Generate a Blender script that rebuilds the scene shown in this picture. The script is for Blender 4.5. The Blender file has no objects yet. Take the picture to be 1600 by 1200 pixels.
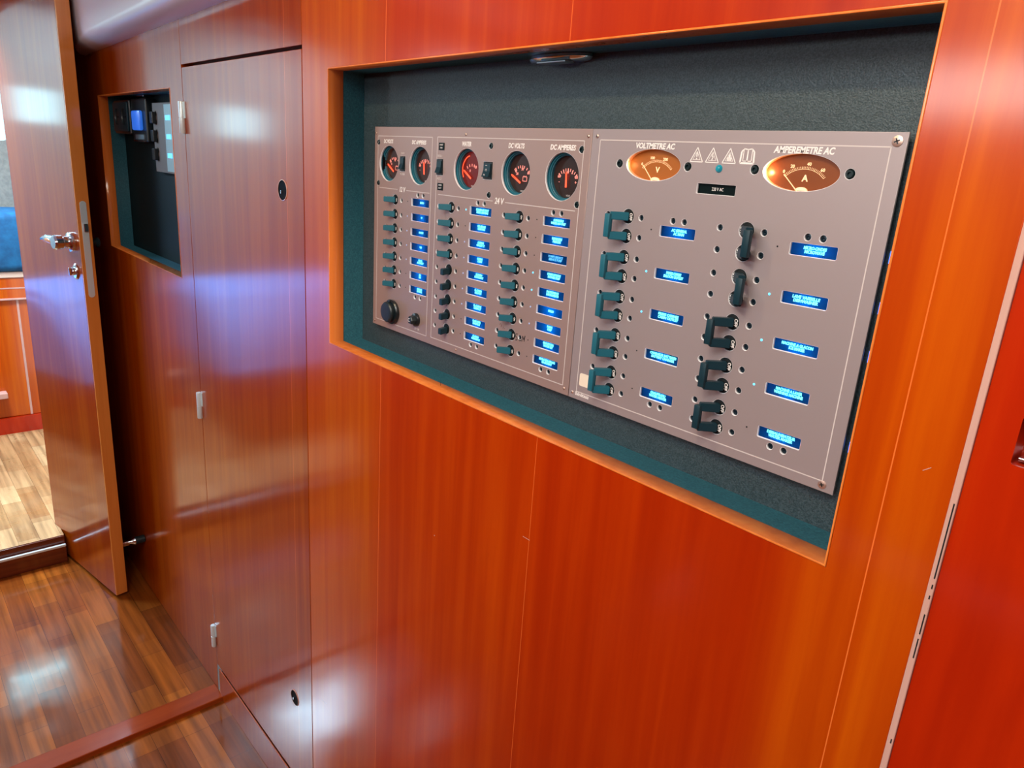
import bpy, bmesh, math, random
from mathutils import Vector, Matrix
random.seed(7)
C = bpy.context.scene.collection
SC = bpy.context.scene
PI = math.pi

# ------------------------------------------------------------------ camera
CAM = (0.0, -0.55, 1.395)
cd = bpy.data.cameras.new('camera')
cam = bpy.data.objects.new('camera', cd); C.objects.link(cam)
cd.sensor_width = 36.0; cd.lens = 25.331; cd.clip_start = 0.01; cd.clip_end = 50
rgt = (0.66049653, 0.74789205, 0.06634621)
dwn = (0.25738704, -0.14252529, -0.95573974)
fwd = (-0.70533414, 0.64833943, -0.28663518)
m = Matrix.Identity(4)
for i in range(3):
    m[i][0] = rgt[i]; m[i][1] = -dwn[i]; m[i][2] = -fwd[i]; m[i][3] = CAM[i]
cam.matrix_world = m
SC.camera = cam

# ------------------------------------------------------------------ world, exposure, daylight
SC.view_settings.view_transform = 'Standard'
SC.view_settings.look = 'None'
SC.view_settings.gamma = 1.0
SC.view_settings.use_curve_mapping = False
SC.view_settings.exposure = -0.12
w = bpy.data.worlds.new('sky'); SC.world = w; w.use_nodes = True
w.node_tree.nodes['Background'].inputs[0].default_value = (0.60, 0.90, 1.0, 1)
w.node_tree.nodes['Background'].inputs[1].default_value = 2.0

def area(name, loc, target, sx, sy, power, col):
    l = bpy.data.lights.new(name, 'AREA'); l.shape = 'RECTANGLE'; l.size = sx; l.size_y = sy
    l.energy = power; l.color = col
    o = bpy.data.objects.new(name, l); C.objects.link(o); o.location = loc
    o.rotation_euler = (Vector(target) - Vector(loc)).to_track_quat('-Z', 'Y').to_euler()
    return o
# daylight through the deck hatch over the passage, the side windows and the fore cabin's openings
area('daylight_hatch', (-0.15, -1.0, 2.02), (-0.45, -0.2, 1.2), 0.9, 0.5, 16.5, (1.0, 0.93, 0.84))
area('daylight_side', (-0.30, -2.37, 1.755), (-0.3, 0, 1.1), 2.5, 0.17, 15.0, (1.0, 0.92, 0.86))
area('daylight_fore_hatch', (-3.58, -1.28, 2.045), (-3.58, -1.28, 0), 0.42, 0.50, 75.0, (0.52, 0.80, 1.0))
area('daylight_bulkhead_port', (-2.77, -1.53, 1.65), (-1.5, -1.45, 1.3), 0.24, 0.36, 5.0, (0.72, 0.92, 1.0))
area('daylight_fore_port', (-4.09, -1.09, 1.53), (-3.0, -1.09, 1.5), 0.22, 0.15, 0.55, (0.45, 0.88, 1.0))
area('daylight_fore_port_outboard', (-4.09, -0.15, 1.47), (-3.0, -0.15, 1.40), 0.27, 0.18, 1.5, (0.28, 0.82, 1.0))

area('added_fore_cabin_light', (-3.02, -0.30, 2.045), (-3.05, -0.30, 0), 0.34, 0.34, 46.0, (0.86, 0.93, 1.0))  # added light, brightens the fore cabin sole and the berth front

# ------------------------------------------------------------------ materials
def mat(name, base, rough=0.5, metal=0.0, coat=0.0, coat_rough=0.1, emit=None, estr=0.0, spec=0.5, alpha=None, trans=0.0):
    mt = bpy.data.materials.new(name); mt.use_nodes = True
    b = mt.node_tree.nodes['Principled BSDF']
    b.inputs['Base Color'].default_value = (*base, 1)
    b.inputs['Roughness'].default_value = rough
    b.inputs['Metallic'].default_value = metal
    b.inputs['Coat Weight'].default_value = coat
    b.inputs['Coat Roughness'].default_value = coat_rough
    b.inputs['Specular IOR Level'].default_value = spec
    b.inputs['Transmission Weight'].default_value = trans
    if emit:
        b.inputs['Emission Color'].default_value = (*emit, 1)
        b.inputs['Emission Strength'].default_value = estr
    return mt

def N(mt, t, **kw):
    n = mt.node_tree.nodes.new(t)
    for k, v in kw.items():
        if k.startswith('i_'):
            n.inputs[k[2:].replace('_', ' ')].default_value = v
        else:
            setattr(n, k, v)
    return n
def L(mt, a, b): mt.node_tree.links.new(a, b)
def ramp(mt, stops):
    r = N(mt, 'ShaderNodeValToRGB')
    e = r.color_ramp.elements
    while len(e) < len(stops): e.new(0.5)
    for i, (p, c) in enumerate(stops):
        e[i].position = p; e[i].color = (*c, 1)
    return r

def wood(name, c0, c1, c2, leaf_light_tints=None, coat_rough=0.13, scale=(34, 34, 1.3), veneer=None, rough=0.35, bump=0.02, spec=0.06, fig=0.45, ior=1.5):
    """varnished wood: fine vertical grain, broad cathedral figure, optional veneer joints at given X"""
    mt = mat(name, c1, rough, 0, 1.0, coat_rough, spec=spec)
    b = mt.node_tree.nodes['Principled BSDF']
    b.inputs['Coat IOR'].default_value = ior
    geo = N(mt, 'ShaderNodeNewGeometry')
    mp = N(mt, 'ShaderNodeMapping'); mp.inputs['Scale'].default_value = scale
    L(mt, geo.outputs['Position'], mp.inputs['Vector'])
    n1 = N(mt, 'ShaderNodeTexNoise'); n1.inputs['Scale'].default_value = 1.0; n1.inputs['Detail'].default_value = 6; n1.inputs['Roughness'].default_value = 0.6
    n1.inputs['Distortion'].default_value = 0.3
    L(mt, mp.outputs[0], n1.inputs['Vector'])
    mp2 = N(mt, 'ShaderNodeMapping'); mp2.inputs['Scale'].default_value = (scale[0] * .14, scale[1] * .14, scale[2] * .35)
    L(mt, geo.outputs['Position'], mp2.inputs['Vector'])
    n2 = N(mt, 'ShaderNodeTexNoise'); n2.inputs['Scale'].default_value = 1.0; n2.inputs['Detail'].default_value = 3; n2.inputs['Distortion'].default_value = 1.2
    L(mt, mp2.outputs[0], n2.inputs['Vector'])
    mx = N(mt, 'ShaderNodeMix', data_type='FLOAT'); mx.inputs[0].default_value = fig
    L(mt, n1.outputs[0], mx.inputs[2]); L(mt, n2.outputs[0], mx.inputs[3])
    r = ramp(mt, [(0.30, c0), (0.5, c1), (0.70, c2)])
    L(mt, mx.outputs[0], r.inputs[0])
    col = r.outputs[0]
    if leaf_light_tints:
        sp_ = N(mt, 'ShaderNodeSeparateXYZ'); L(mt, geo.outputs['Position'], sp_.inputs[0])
        for xa, tint in leaf_light_tints:
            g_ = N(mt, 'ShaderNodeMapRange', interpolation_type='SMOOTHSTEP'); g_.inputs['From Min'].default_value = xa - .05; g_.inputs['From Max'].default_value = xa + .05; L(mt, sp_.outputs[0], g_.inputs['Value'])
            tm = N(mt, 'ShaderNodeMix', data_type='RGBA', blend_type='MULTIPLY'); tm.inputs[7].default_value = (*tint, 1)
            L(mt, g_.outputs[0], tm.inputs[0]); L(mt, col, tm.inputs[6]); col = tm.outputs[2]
    if veneer:
        sep = N(mt, 'ShaderNodeSeparateXYZ'); L(mt, geo.outputs['Position'], sep.inputs[0])
        for x, wd, cc in veneer:
            s = N(mt, 'ShaderNodeMath', operation='SUBTRACT'); s.inputs[1].default_value = x; L(mt, sep.outputs[0], s.inputs[0])
            a = N(mt, 'ShaderNodeMath', operation='ABSOLUTE'); L(mt, s.outputs[0], a.inputs[0])
            lt = N(mt, 'ShaderNodeMath', operation='LESS_THAN'); lt.inputs[1].default_value = wd; L(mt, a.outputs[0], lt.inputs[0])
            mm = N(mt, 'ShaderNodeMix', data_type='RGBA'); mm.inputs[7].default_value = (*cc, 1)
            L(mt, lt.outputs[0], mm.inputs[0]); L(mt, col, mm.inputs[6]); col = mm.outputs[2]
    L(mt, col, b.inputs['Base Color'])
    bp = N(mt, 'ShaderNodeBump'); bp.inputs['Strength'].default_value = bump; bp.inputs['Distance'].default_value = 0.001
    L(mt, n1.outputs[0], bp.inputs['Height']); L(mt, bp.outputs[0], b.inputs['Normal'])
    return mt

JL = (0.85, 0.30, 0.10)
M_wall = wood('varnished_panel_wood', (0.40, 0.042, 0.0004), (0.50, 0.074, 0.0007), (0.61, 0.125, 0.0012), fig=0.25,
              leaf_light_tints=[(-0.900, (0.90, 0.48, 0.8)), (-0.560, (0.90, 0.66, 0.9)), (-0.225, (1.25, 2.7, 1.4))],  # veneer leaf colours, with light falloff along the wall put into them
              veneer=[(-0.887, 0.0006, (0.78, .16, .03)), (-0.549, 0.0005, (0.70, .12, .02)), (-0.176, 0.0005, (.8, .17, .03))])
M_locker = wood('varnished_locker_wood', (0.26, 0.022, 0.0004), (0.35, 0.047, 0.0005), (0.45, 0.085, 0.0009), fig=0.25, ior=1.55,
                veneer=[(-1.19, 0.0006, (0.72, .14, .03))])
M_dark = wood('varnished_dark_wood', (0.34, 0.010, 0.0008), (0.47, 0.020, 0.001), (0.60, 0.05, 0.002), scale=(26, 26, 2.0))
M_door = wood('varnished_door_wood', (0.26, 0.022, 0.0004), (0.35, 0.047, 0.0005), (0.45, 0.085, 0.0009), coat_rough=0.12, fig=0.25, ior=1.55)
M_edge = wood('light_edge_wood', (0.62, 0.20, 0.035), (0.72, 0.24, 0.045), (0.80, 0.30, 0.06), rough=0.4, scale=(60, 60, 2))
M_lip = wood('orange_edge_banding', (0.62, 0.14, 0.02), (0.78, 0.20, 0.035), (0.85, 0.28, 0.06), rough=0.35, scale=(90, 90, 2))
M_strip = wood('pale_edge_wood', (0.55, 0.30, 0.24), (0.62, 0.36, 0.30), (0.68, 0.42, 0.36), rough=0.5, scale=(60, 60, 4))
M_sillup = wood('dark_sill_wood', (0.07, 0.010, 0.004), (0.12, 0.020, 0.007), (0.19, 0.035, 0.010), scale=(20, 3, 60))
M_sill = wood('sill_wood', (0.20, 0.022, 0.003), (0.30, 0.045, 0.006), (0.40, 0.085, 0.010), scale=(20, 3, 60))

def floor_mat(name, ca, cb, cc, cr=0.12, pl=(0.42, 0.052)):
    mt = mat(name, ca, 0.4, 0, 1.0, cr, spec=0.06)
    b = mt.node_tree.nodes['Principled BSDF']
    geo = N(mt, 'ShaderNodeNewGeometry')
    def brick(c1, c2, off, mort):
        br = N(mt, 'ShaderNodeTexBrick'); br.offset = off; br.offset_frequency = 2
        br.inputs['Color1'].default_value = (*c1, 1); br.inputs['Color2'].default_value = (*c2, 1)
        br.inputs['Mortar'].default_value = (0.05, 0.012, 0.003, 1)
        br.inputs['Scale'].default_value = 1.0; br.inputs['Mortar Size'].default_value = mort
        br.inputs['Brick Width'].default_value = pl[0]; br.inputs['Row Height'].default_value = pl[1]
        br.inputs['Bias'].default_value = 0.0
        L(mt, geo.outputs['Position'], br.inputs['Vector'])
        return br
    b1 = brick(ca, cb, 0.37, 0.0004)
    b2 = brick((1, 1, 1), cc, 0.61, 0.0)
    b2.inputs['Row Height'].default_value = pl[1]; b2.inputs['Brick Width'].default_value = pl[0] * .73
    mp = N(mt, 'ShaderNodeMapping'); mp.inputs['Scale'].default_value = (3, 60, 60)
    L(mt, geo.outputs['Position'], mp.inputs['Vector'])
    n = N(mt, 'ShaderNodeTexNoise'); n.inputs['Scale'].default_value = 1; n.inputs['Detail'].default_value = 5
    L(mt, mp.outputs[0], n.inputs['Vector'])
    r = ramp(mt, [(0.3, (0.55, 0.5, 0.45)), (0.7, (1.25, 1.2, 1.15))]); L(mt, n.outputs[0], r.inputs[0])
    m1 = N(mt, 'ShaderNodeMix', data_type='RGBA', blend_type='MULTIPLY'); m1.inputs[0].default_value = 0.8
    L(mt, b1.outputs[0], m1.inputs[6]); L(mt, b2.outputs[0], m1.inputs[7])
    m2 = N(mt, 'ShaderNodeMix', data_type='RGBA', blend_type='MULTIPLY'); m2.inputs[0].default_value = 1.0
    L(mt, m1.outputs[2], m2.inputs[6]); L(mt, r.outputs[0], m2.inputs[7])
    L(mt, m2.outputs[2], b.inputs['Base Color'])
    # worn varnish: patchy gloss
    n3 = N(mt, 'ShaderNodeTexNoise'); n3.inputs['Scale'].default_value = 9; n3.inputs['Detail'].default_value = 5
    L(mt, geo.outputs['Position'], n3.inputs['Vector'])
    r3 = ramp(mt, [(0.3, (cr * .6,) * 3), (0.75, (cr * 2.4,) * 3)]); L(mt, n3.outputs[0], r3.inputs[0])
    L(mt, r3.outputs[0], b.inputs['Coat Roughness'])
    return mt
M_floor = floor_mat('varnished_sole_strips', (0.38, 0.112, 0.014), (0.21, 0.052, 0.008), (0.55, 0.42, 0.34), cr=0.09, pl=(0.36, 0.062))
M_floor2 = floor_mat('fore_cabin_sole_strips', (0.66, 0.46, 0.24), (0.42, 0.25, 0.11), (0.75, 0.6, 0.5), cr=0.25, pl=(0.33, 0.06))

def speckle(name, base, rough, scale, strength, dist=0.0006, spec=0.5, coat=0.0, var=None):
    mt = mat(name, base, rough, spec=spec, coat=coat, coat_rough=0.3)
    b = mt.node_tree.nodes['Principled BSDF']
    geo = N(mt, 'ShaderNodeNewGeometry')
    n = N(mt, 'ShaderNodeTexNoise'); n.inputs['Scale'].default_value = scale; n.inputs['Detail'].default_value = 3
    L(mt, geo.outputs['Position'], n.inputs['Vector'])
    bp = N(mt, 'ShaderNodeBump'); bp.inputs['Strength'].default_value = strength; bp.inputs['Distance'].default_value = dist
    L(mt, n.outputs[0], bp.inputs['Height']); L(mt, bp.outputs[0], b.inputs['Normal'])
    if var:
        r = ramp(mt, [(0.35, base), (0.68, var)]); L(mt, n.outputs[0], r.inputs[0]); L(mt, r.outputs[0], b.inputs['Base Color'])
    return mt
M_vinyl = speckle('textured_dark_teal_vinyl', (0.014, 0.032, 0.040), 0.45, 800, 0.8, 0.0006, spec=0.5, var=(0.048, 0.076, 0.092))
M_vinyl_side = speckle('dark_teal_lining', (0.012, 0.085, 0.125), 0.5, 520, 0.6, 0.0006, spec=0.5, var=(0.03, 0.15, 0.20))
M_vinyl_shaded = speckle('shaded_vinyl_back_board', (0.002, 0.012, 0.015), 0.6, 520, 0.4, 0.0004, spec=0.15)  # darker vinyl: the small niche's shade is put into its colour
M_face = speckle('anodised_face', (0.37, 0.315, 0.33), 0.42, 900, 0.05, 0.0002)
M_face.node_tree.nodes['Principled BSDF'].inputs['Metallic'].default_value = 0.35
M_face_dc = speckle('anodised_face_brownish', (0.37, 0.27, 0.255), 0.42, 900, 0.05, 0.0002)
M_face_dc.node_tree.nodes['Principled BSDF'].inputs['Metallic'].default_value = 0.35
M_cut = mat('bare_aluminium_cut_edge', (0.85, 0.86, 0.92), 0.45, 0.0)
M_ink = mat('white_ink', (0.85, 0.82, 0.82), 0.5)
M_inkdim = mat('white_ink_thin', (0.62, 0.56, 0.56), 0.5)
M_black = mat('black_plastic', (0.006, 0.012, 0.016), 0.28)
M_disc = mat('matt_black_breaker_face', (0.003, 0.006, 0.008), 0.6, spec=0.2)
M_housing = mat('black_housing', (0.003, 0.004, 0.006), 0.6, spec=0.08)
M_lever = mat('teal_black_lever_plastic', (0.012, 0.12, 0.175), 0.42, spec=0.35)
M_leverb = mat('dark_lever_plastic', (0.005, 0.032, 0.048), 0.4, spec=0.35)
M_screw = mat('dark_recessed_screw', (0.010, 0.028, 0.045), 0.3, 0.5)
M_hex = mat('dark_hex_bolt', (0.012, 0.030, 0.036), 0.3, 0.4)
M_steel = mat('bright_steel', (0.72, 0.80, 0.84), 0.16, 1.0)
M_dull = mat('dull_steel', (0.40, 0.50, 0.54), 0.35, 1.0)
M_satin = mat('satin_chrome', (0.72, 0.86, 0.92), 0.32, 0.30, spec=0.8)
M_brass = mat('pale_screw_metal', (0.62, 0.45, 0.38), 0.35, 0.8)
M_white = mat('white_gelcoat', (0.78, 0.78, 0.87), 0.35, coat=0.8, coat_rough=0.22)
M_ceil = mat('white_headlining', (0.70, 0.66, 0.66), 0.7)
M_grey = speckle('grey_hull_lining', (0.19, 0.20, 0.18), 0.85, 60, 0.5, 0.004, var=(0.25, 0.265, 0.23))
M_blue = speckle('blue_berth_fabric', (0.003, 0.085, 0.22), 0.8, 30, 0.3, 0.004, var=(0.006, 0.14, 0.33))
M_paleblue = mat('pale_blue_bedspread', (0.11, 0.37, 0.98), 0.8)
M_rubber = mat('black_rubber', (0.008, 0.02, 0.026), 0.4)
M_paper = mat('cream_tape', (0.80, 0.70, 0.58), 0.8)
M_red = mat('red_lit_ink', (0.8, 0.1, 0.06), 0.5, emit=(1.0, 0.10, 0.05), estr=0.85)
M_redb = mat('bright_red_needle', (0.9, 0.1, 0.05), 0.4, emit=(1.0, 0.10, 0.035), estr=1.3)
M_redp = mat('pink_lit_ink', (0.8, 0.25, 0.2), 0.5, emit=(1.0, 0.32, 0.27), estr=0.65)
M_dial = mat('black_dial', (0.022, 0.014, 0.013), 0.35)
M_dialred = mat('red_lit_dial', (0.05, 0.004, 0.004), 0.4, emit=(1.0, 0.02, 0.02), estr=0.10)
M_amber_dark = mat('dark_amber_dial', (0.17, 0.040, 0.003), 0.35, emit=(0.9, 0.14, 0.01), estr=0.05)
M_orange = mat('amber_dial', (0.30, 0.085, 0.006), 0.5, emit=(0.9, 0.20, 0.01), estr=0.07)
M_amber_ink = mat('pale_amber_ink', (1.0, 0.70, 0.45), 0.5, emit=(1.0, 0.55, 0.25), estr=0.55)
M_lit = mat('cyan_lit_lettering', (0.2, 0.9, 1.0), 0.5, emit=(0.14, 1.0, 0.93), estr=1.35)
M_litdim = mat('dim_blue_lettering', (0.1, 0.5, 0.9), 0.5, emit=(0.07, 0.50, 0.85), estr=0.65)
M_led = mat('blue_led', (0.1, 0.6, 1.0), 0.3, emit=(0.12, 0.62, 1.0), estr=1.6)
M_leddim = mat('pale_led', (0.3, 0.35, 0.5), 0.3, emit=(0.3, 0.38, 0.7), estr=0.5)
M_ledbig = mat('teal_lamp_lens', (0.01, 0.20, 0.26), 0.12, emit=(0.0, 0.30, 0.40), estr=0.35)
M_blackdead = mat('unlit_label_plate', (0.002, 0.008, 0.009), 0.35, spec=0.12)
M_glow = mat('leaked_blue_glow', (0.05, 0.2, 1.0), 0.4, emit=(0.03, 0.22, 1.0), estr=2.0)  # glow standing in for leaked label light
M_switch = mat('blue_lit_switch', (0.02, 0.1, 0.6), 0.3, emit=(0.02, 0.14, 0.62), estr=0.8)
M_seam = mat('shadow_gap', (0.01, 0.003, 0.003), 0.7)

def translucent(name, col):
    mt = bpy.data.materials.new(name); mt.use_nodes = True
    nt = mt.node_tree; nt.nodes.clear()
    o = nt.nodes.new('ShaderNodeOutputMaterial'); t = nt.nodes.new('ShaderNodeBsdfTranslucent'); d = nt.nodes.new('ShaderNodeBsdfPrincipled')
    mx = nt.nodes.new('ShaderNodeMixShader'); mx.inputs[0].default_value = 0.25
    t.inputs[0].default_value = (*col, 1); d.inputs['Base Color'].default_value = (0.0, 0.010, 0.022, 1); d.inputs['Roughness'].default_value = 0.25
    nt.links.new(t.outputs[0], mx.inputs[1]); nt.links.new(d.outputs[0], mx.inputs[2]); nt.links.new(mx.outputs[0], o.inputs[0])
    return mt
M_trans = translucent('blue_backlit_acrylic', (0.008, 0.56, 1.0))
def glass_mat():
    mt = bpy.data.materials.new('thin_clear_glass'); mt.use_nodes = True
    nt = mt.node_tree; nt.nodes.clear()
    o = nt.nodes.new('ShaderNodeOutputMaterial'); t = nt.nodes.new('ShaderNodeBsdfTransparent'); g = nt.nodes.new('ShaderNodeBsdfGlossy')
    g.inputs['Roughness'].default_value = 0.05; lwt = nt.nodes.new('ShaderNodeLayerWeight'); lwt.inputs[0].default_value = 0.5
    pw = nt.nodes.new('ShaderNodeMath'); pw.operation = 'POWER'; pw.inputs[1].default_value = 3.0; nt.links.new(lwt.outputs['Facing'], pw.inputs[0])
    fr = nt.nodes.new('ShaderNodeMath'); fr.operation = 'MULTIPLY_ADD'; fr.inputs[1].default_value = 0.5; fr.inputs[2].default_value = 0.04; nt.links.new(pw.outputs[0], fr.inputs[0])
    mx = nt.nodes.new('ShaderNodeMixShader')
    nt.links.new(fr.outputs[0], mx.inputs[0]); nt.links.new(t.outputs[0], mx.inputs[1]); nt.links.new(g.outputs[0], mx.inputs[2]); nt.links.new(mx.outputs[0], o.inputs[0])
    return mt
M_glass = glass_mat()

# ------------------------------------------------------------------ mesh helpers
W = {}   # world position of every object's origin
def obj(name, me, mt, parent=None, loc=None, label=None):
    """me in world coordinates when loc is None; in local ones when loc (a world position) is given"""
    if isinstance(me, bmesh.types.BMesh):
        bm = me; me = bpy.data.meshes.new(name)
        bmesh.ops.recalc_face_normals(bm, faces=bm.faces)
        bm.to_mesh(me); bm.free()
    if len(me.materials) == 0: me.materials.append(mt)
    o = bpy.data.objects.new(name, me); C.objects.link(o)
    pw = W[parent.name] if parent else Vector((0, 0, 0))
    if loc is None:
        if parent:
            me.transform(Matrix.Translation(-pw)); W[o.name] = pw.copy()
        else:
            cs = [v.co for v in me.vertices]
            c = Vector((sum(v.x for v in cs) / len(cs), sum(v.y for v in cs) / len(cs), min(v.z for v in cs)))
            me.transform(Matrix.Translation(-c)); o.location = c; W[o.name] = c
    else:
        o.location = Vector(loc) - pw; W[o.name] = Vector(loc)
    if parent: o.parent = parent
    if label: o['label'] = label
    return o
def smooth(o, ang=35):
    me = o.data
    me.polygons.foreach_set('use_smooth', [True] * len(me.polygons))
    try: me.set_sharp_from_angle(angle=math.radians(ang))
    except Exception: pass
    return o
def thing(name, label, cat, loc, group=None):
    o = bpy.data.objects.new(name, None); C.objects.link(o); o.location = loc; W[o.name] = Vector(loc)
    o.empty_display_size = 0.05
    o['label'] = label; o['category'] = cat
    if group: o['group'] = group
    return o
def tag(o, label, cat, group=None):
    o['label'] = label; o['category'] = cat
    if group: o['group'] = group
    return o
def struct(o, label=None, cat=None):
    o['kind'] = 'structure'
    if label: o['label'] = label
    if cat: o['category'] = cat
    return o
def bxm(bm, x0, x1, y0, y1, z0, z1, bev=0.0, seg=2):
    vs = [bm.verts.new((x, y, z)) for x in (x0, x1) for y in (y0, y1) for z in (z0, z1)]
    fs = [(0, 1, 3, 2), (4, 6, 7, 5), (0, 4, 5, 1), (2, 3, 7, 6), (0, 2, 6, 4), (1, 5, 7, 3)]
    fc = [bm.faces.new([vs[i] for i in f]) for f in fs]
    if bev > 0:
        es = list({e for f in fc for e in f.edges})
        bmesh.ops.bevel(bm, geom=es, offset=bev, segments=seg, affect='EDGES', profile=0.5)
    return bm
def bx(*a, **k): return bxm(bmesh.new(), *a, **k)
def lathe(prof, seg=24, center=(0, 0, 0), axis='y', bm=None):
    """prof: list of (radius, t) revolved about the axis; t runs along +axis"""
    bm = bm or bmesh.new(); rings = []
    cx, cy, cz = center
    def pt(r, t, a):
        c, s = r * math.cos(a), r * math.sin(a)
        if axis == 'y': return (cx + c, cy + t, cz + s)
        if axis == 'z': return (cx + c, cy + s, cz + t)
        return (cx + t, cy + c, cz + s)
    for r, t in prof:
        if r < 1e-7: rings.append([bm.verts.new(pt(0, t, 0))])
        else: rings.append([bm.verts.new(pt(r, t, 2 * PI * i / seg)) for i in range(seg)])
    for a, b in zip(rings, rings[1:]):
        if len(a) == 1 and len(b) == 1: continue
        for i in range(seg):
            j = (i + 1) % seg
            if len(a) == 1: bm.faces.new((a[0], b[i], b[j]))
            elif len(b) == 1: bm.faces.new((a[i], a[j], b[0]))
            else: bm.faces.new((a[i], a[j], b[j], b[i]))
    return bm
def circle(cx, cz, r, n=24, rz=None):
    rz = r if rz is None else rz
    return [(cx + r * math.cos(2 * PI * i / n), cz + rz * math.sin(2 * PI * i / n)) for i in range(n)]
def rrect(x0, x1, z0, z1, r=0.0, n=4):
    if r <= 0: return [(x0, z0), (x1, z0), (x1, z1), (x0, z1)]
    p = []
    for cx, cz, a0 in ((x1 - r, z0 + r, -90), (x1 - r, z1 - r, 0), (x0 + r, z1 - r, 90), (x0 + r, z0 + r, 180)):
        for i in range(n + 1):
            a = math.radians(a0 + 90 * i / n); p.append((cx + r * math.cos(a), cz + r * math.sin(a)))
    return p
def plate(outline, holes, y0, y1, bev=0.0, xf=None):
    """flat board in the XZ plane with real holes, front at y0, back at y1; xf maps (x,y,z) elsewhere"""
    cu = bpy.data.curves.new('tmp', 'CURVE'); cu.dimensions = '2D'; cu.fill_mode = 'BOTH'
    th = abs(y1 - y0); cu.extrude = max(th / 2 - bev, 1e-6); cu.bevel_depth = bev; cu.bevel_resolution = 1; cu.offset = -bev
    for loop in [outline] + list(holes):
        s = cu.splines.new('POLY'); s.points.add(len(loop) - 1)
        for i, (x, z) in enumerate(loop): s.points[i].co = (x, z, 0, 1)
        s.use_cyclic_u = True
    o = bpy.data.objects.new('tmp', cu); C.objects.link(o)
    dg = bpy.context.evaluated_depsgraph_get()
    me = bpy.data.meshes.new_from_object(o.evaluated_get(dg))
    bpy.data.objects.remove(o); bpy.data.curves.remove(cu)
    ym = (y0 + y1) / 2
    for v in me.vertices:
        x, z, t = v.co
        q = (x, ym - t, z)
        v.co = xf(*q) if xf else q
    me.materials.clear()
    return me
def text_mesh(s, size, align='CENTER', shear=0.0, wide=1.0, space=1.0, line=0.85, bold=0.0, ext=0.00008):
    cu = bpy.data.curves.new('tmp', 'FONT'); cu.body = s; cu.size = size; cu.align_x = align; cu.align_y = 'CENTER'
    cu.shear = shear; cu.space_character = space; cu.space_line = line; cu.extrude = ext; cu.offset = bold; cu.resolution_u = 3
    o = bpy.data.objects.new('tmp', cu); C.objects.link(o)
    dg = bpy.context.evaluated_depsgraph_get()
    me = bpy.data.meshes.new_from_object(o.evaluated_get(dg))
    bpy.data.objects.remove(o); bpy.data.curves.remove(cu)
    for v in me.vertices:
        x, z, t = v.co; v.co = (x * wide, -t, z)
    me.materials.clear()
    return me
def text(name, s, x, z, y, size, mt, parent, rot=0.0, fit=None, label=None, **k):
    me = text_mesh(s, size, **k)
    xs = [v.co.x for v in me.vertices]
    if fit and xs:
        f = fit / (max(xs) - min(xs)); me.transform(Matrix.Diagonal((f, 1, 1, 1)))
    if rot: me.transform(Matrix.Rotation(rot, 4, 'Y'))
    me.transform(Matrix.Translation((x, y, z)))
    return obj(name, me, mt, parent, label=label)
def bars(segs, y, th=0.0002, bm=None):
    """thin flat strips in the XZ plane: (x0,z0,x1,z1,width)"""
    bm = bm or bmesh.new()
    for x0, z0, x1, z1, wd in segs:
        d = Vector((x1 - x0, 0, z1 - z0)).normalized(); p = Vector((-d.z, 0, d.x)) * wd / 2
        a, b = Vector((x0, y, z0)), Vector((x1, y, z1)); t = Vector((0, -th, 0))
        vs = [bm.verts.new(q) for q in (a - p, b - p, b + p, a + p)]
        vt = [bm.verts.new(v.co + t) for v in vs]
        bm.faces.new(vt[::-1]); bm.faces.new(vs)
        for i in range(4): bm.faces.new((vs[i], vs[(i + 1) % 4], vt[(i + 1) % 4], vt[i]))
    return bm

Z0 = 1.395
# ================================================================== SETTING
OX0, OX1, OZ0, OZ1 = -1.0446, -0.2068, 1.1018, 1.5177      # large niche
SX0, SX1, SZ0, SZ1 = -2.3730, -1.7600, 1.0980, 1.5120      # small niche
ZT = 1.97
TH = 0.0245
# main panelling
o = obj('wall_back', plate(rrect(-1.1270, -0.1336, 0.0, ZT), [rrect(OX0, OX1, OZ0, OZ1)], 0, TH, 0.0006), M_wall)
struct(o, 'orange varnished panelling around the recessed switch panels', 'wall')
o = obj('wall_back', plate(rrect(-2.72, -1.6795, 0.0, ZT), [rrect(SX0, SX1, SZ0, SZ1)], 0, TH, 0.0006), M_locker)
struct(o, 'varnished panelling with the small niche beside the open door', 'wall')
o = obj('trim_1', bx(-1.6785, -1.1280, 0, TH, 1.5545, ZT, bev=0.0006), M_locker)
struct(o, 'varnished header panel above the tall locker door', 'trim')
# backing behind the gaps
o = obj('wall_back', bx(-1.74, -1.10, TH + 0.001, TH + 0.01, 0.0, ZT), M_seam); struct(o, 'dark backing seen in the gaps round the locker door', 'wall')
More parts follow.
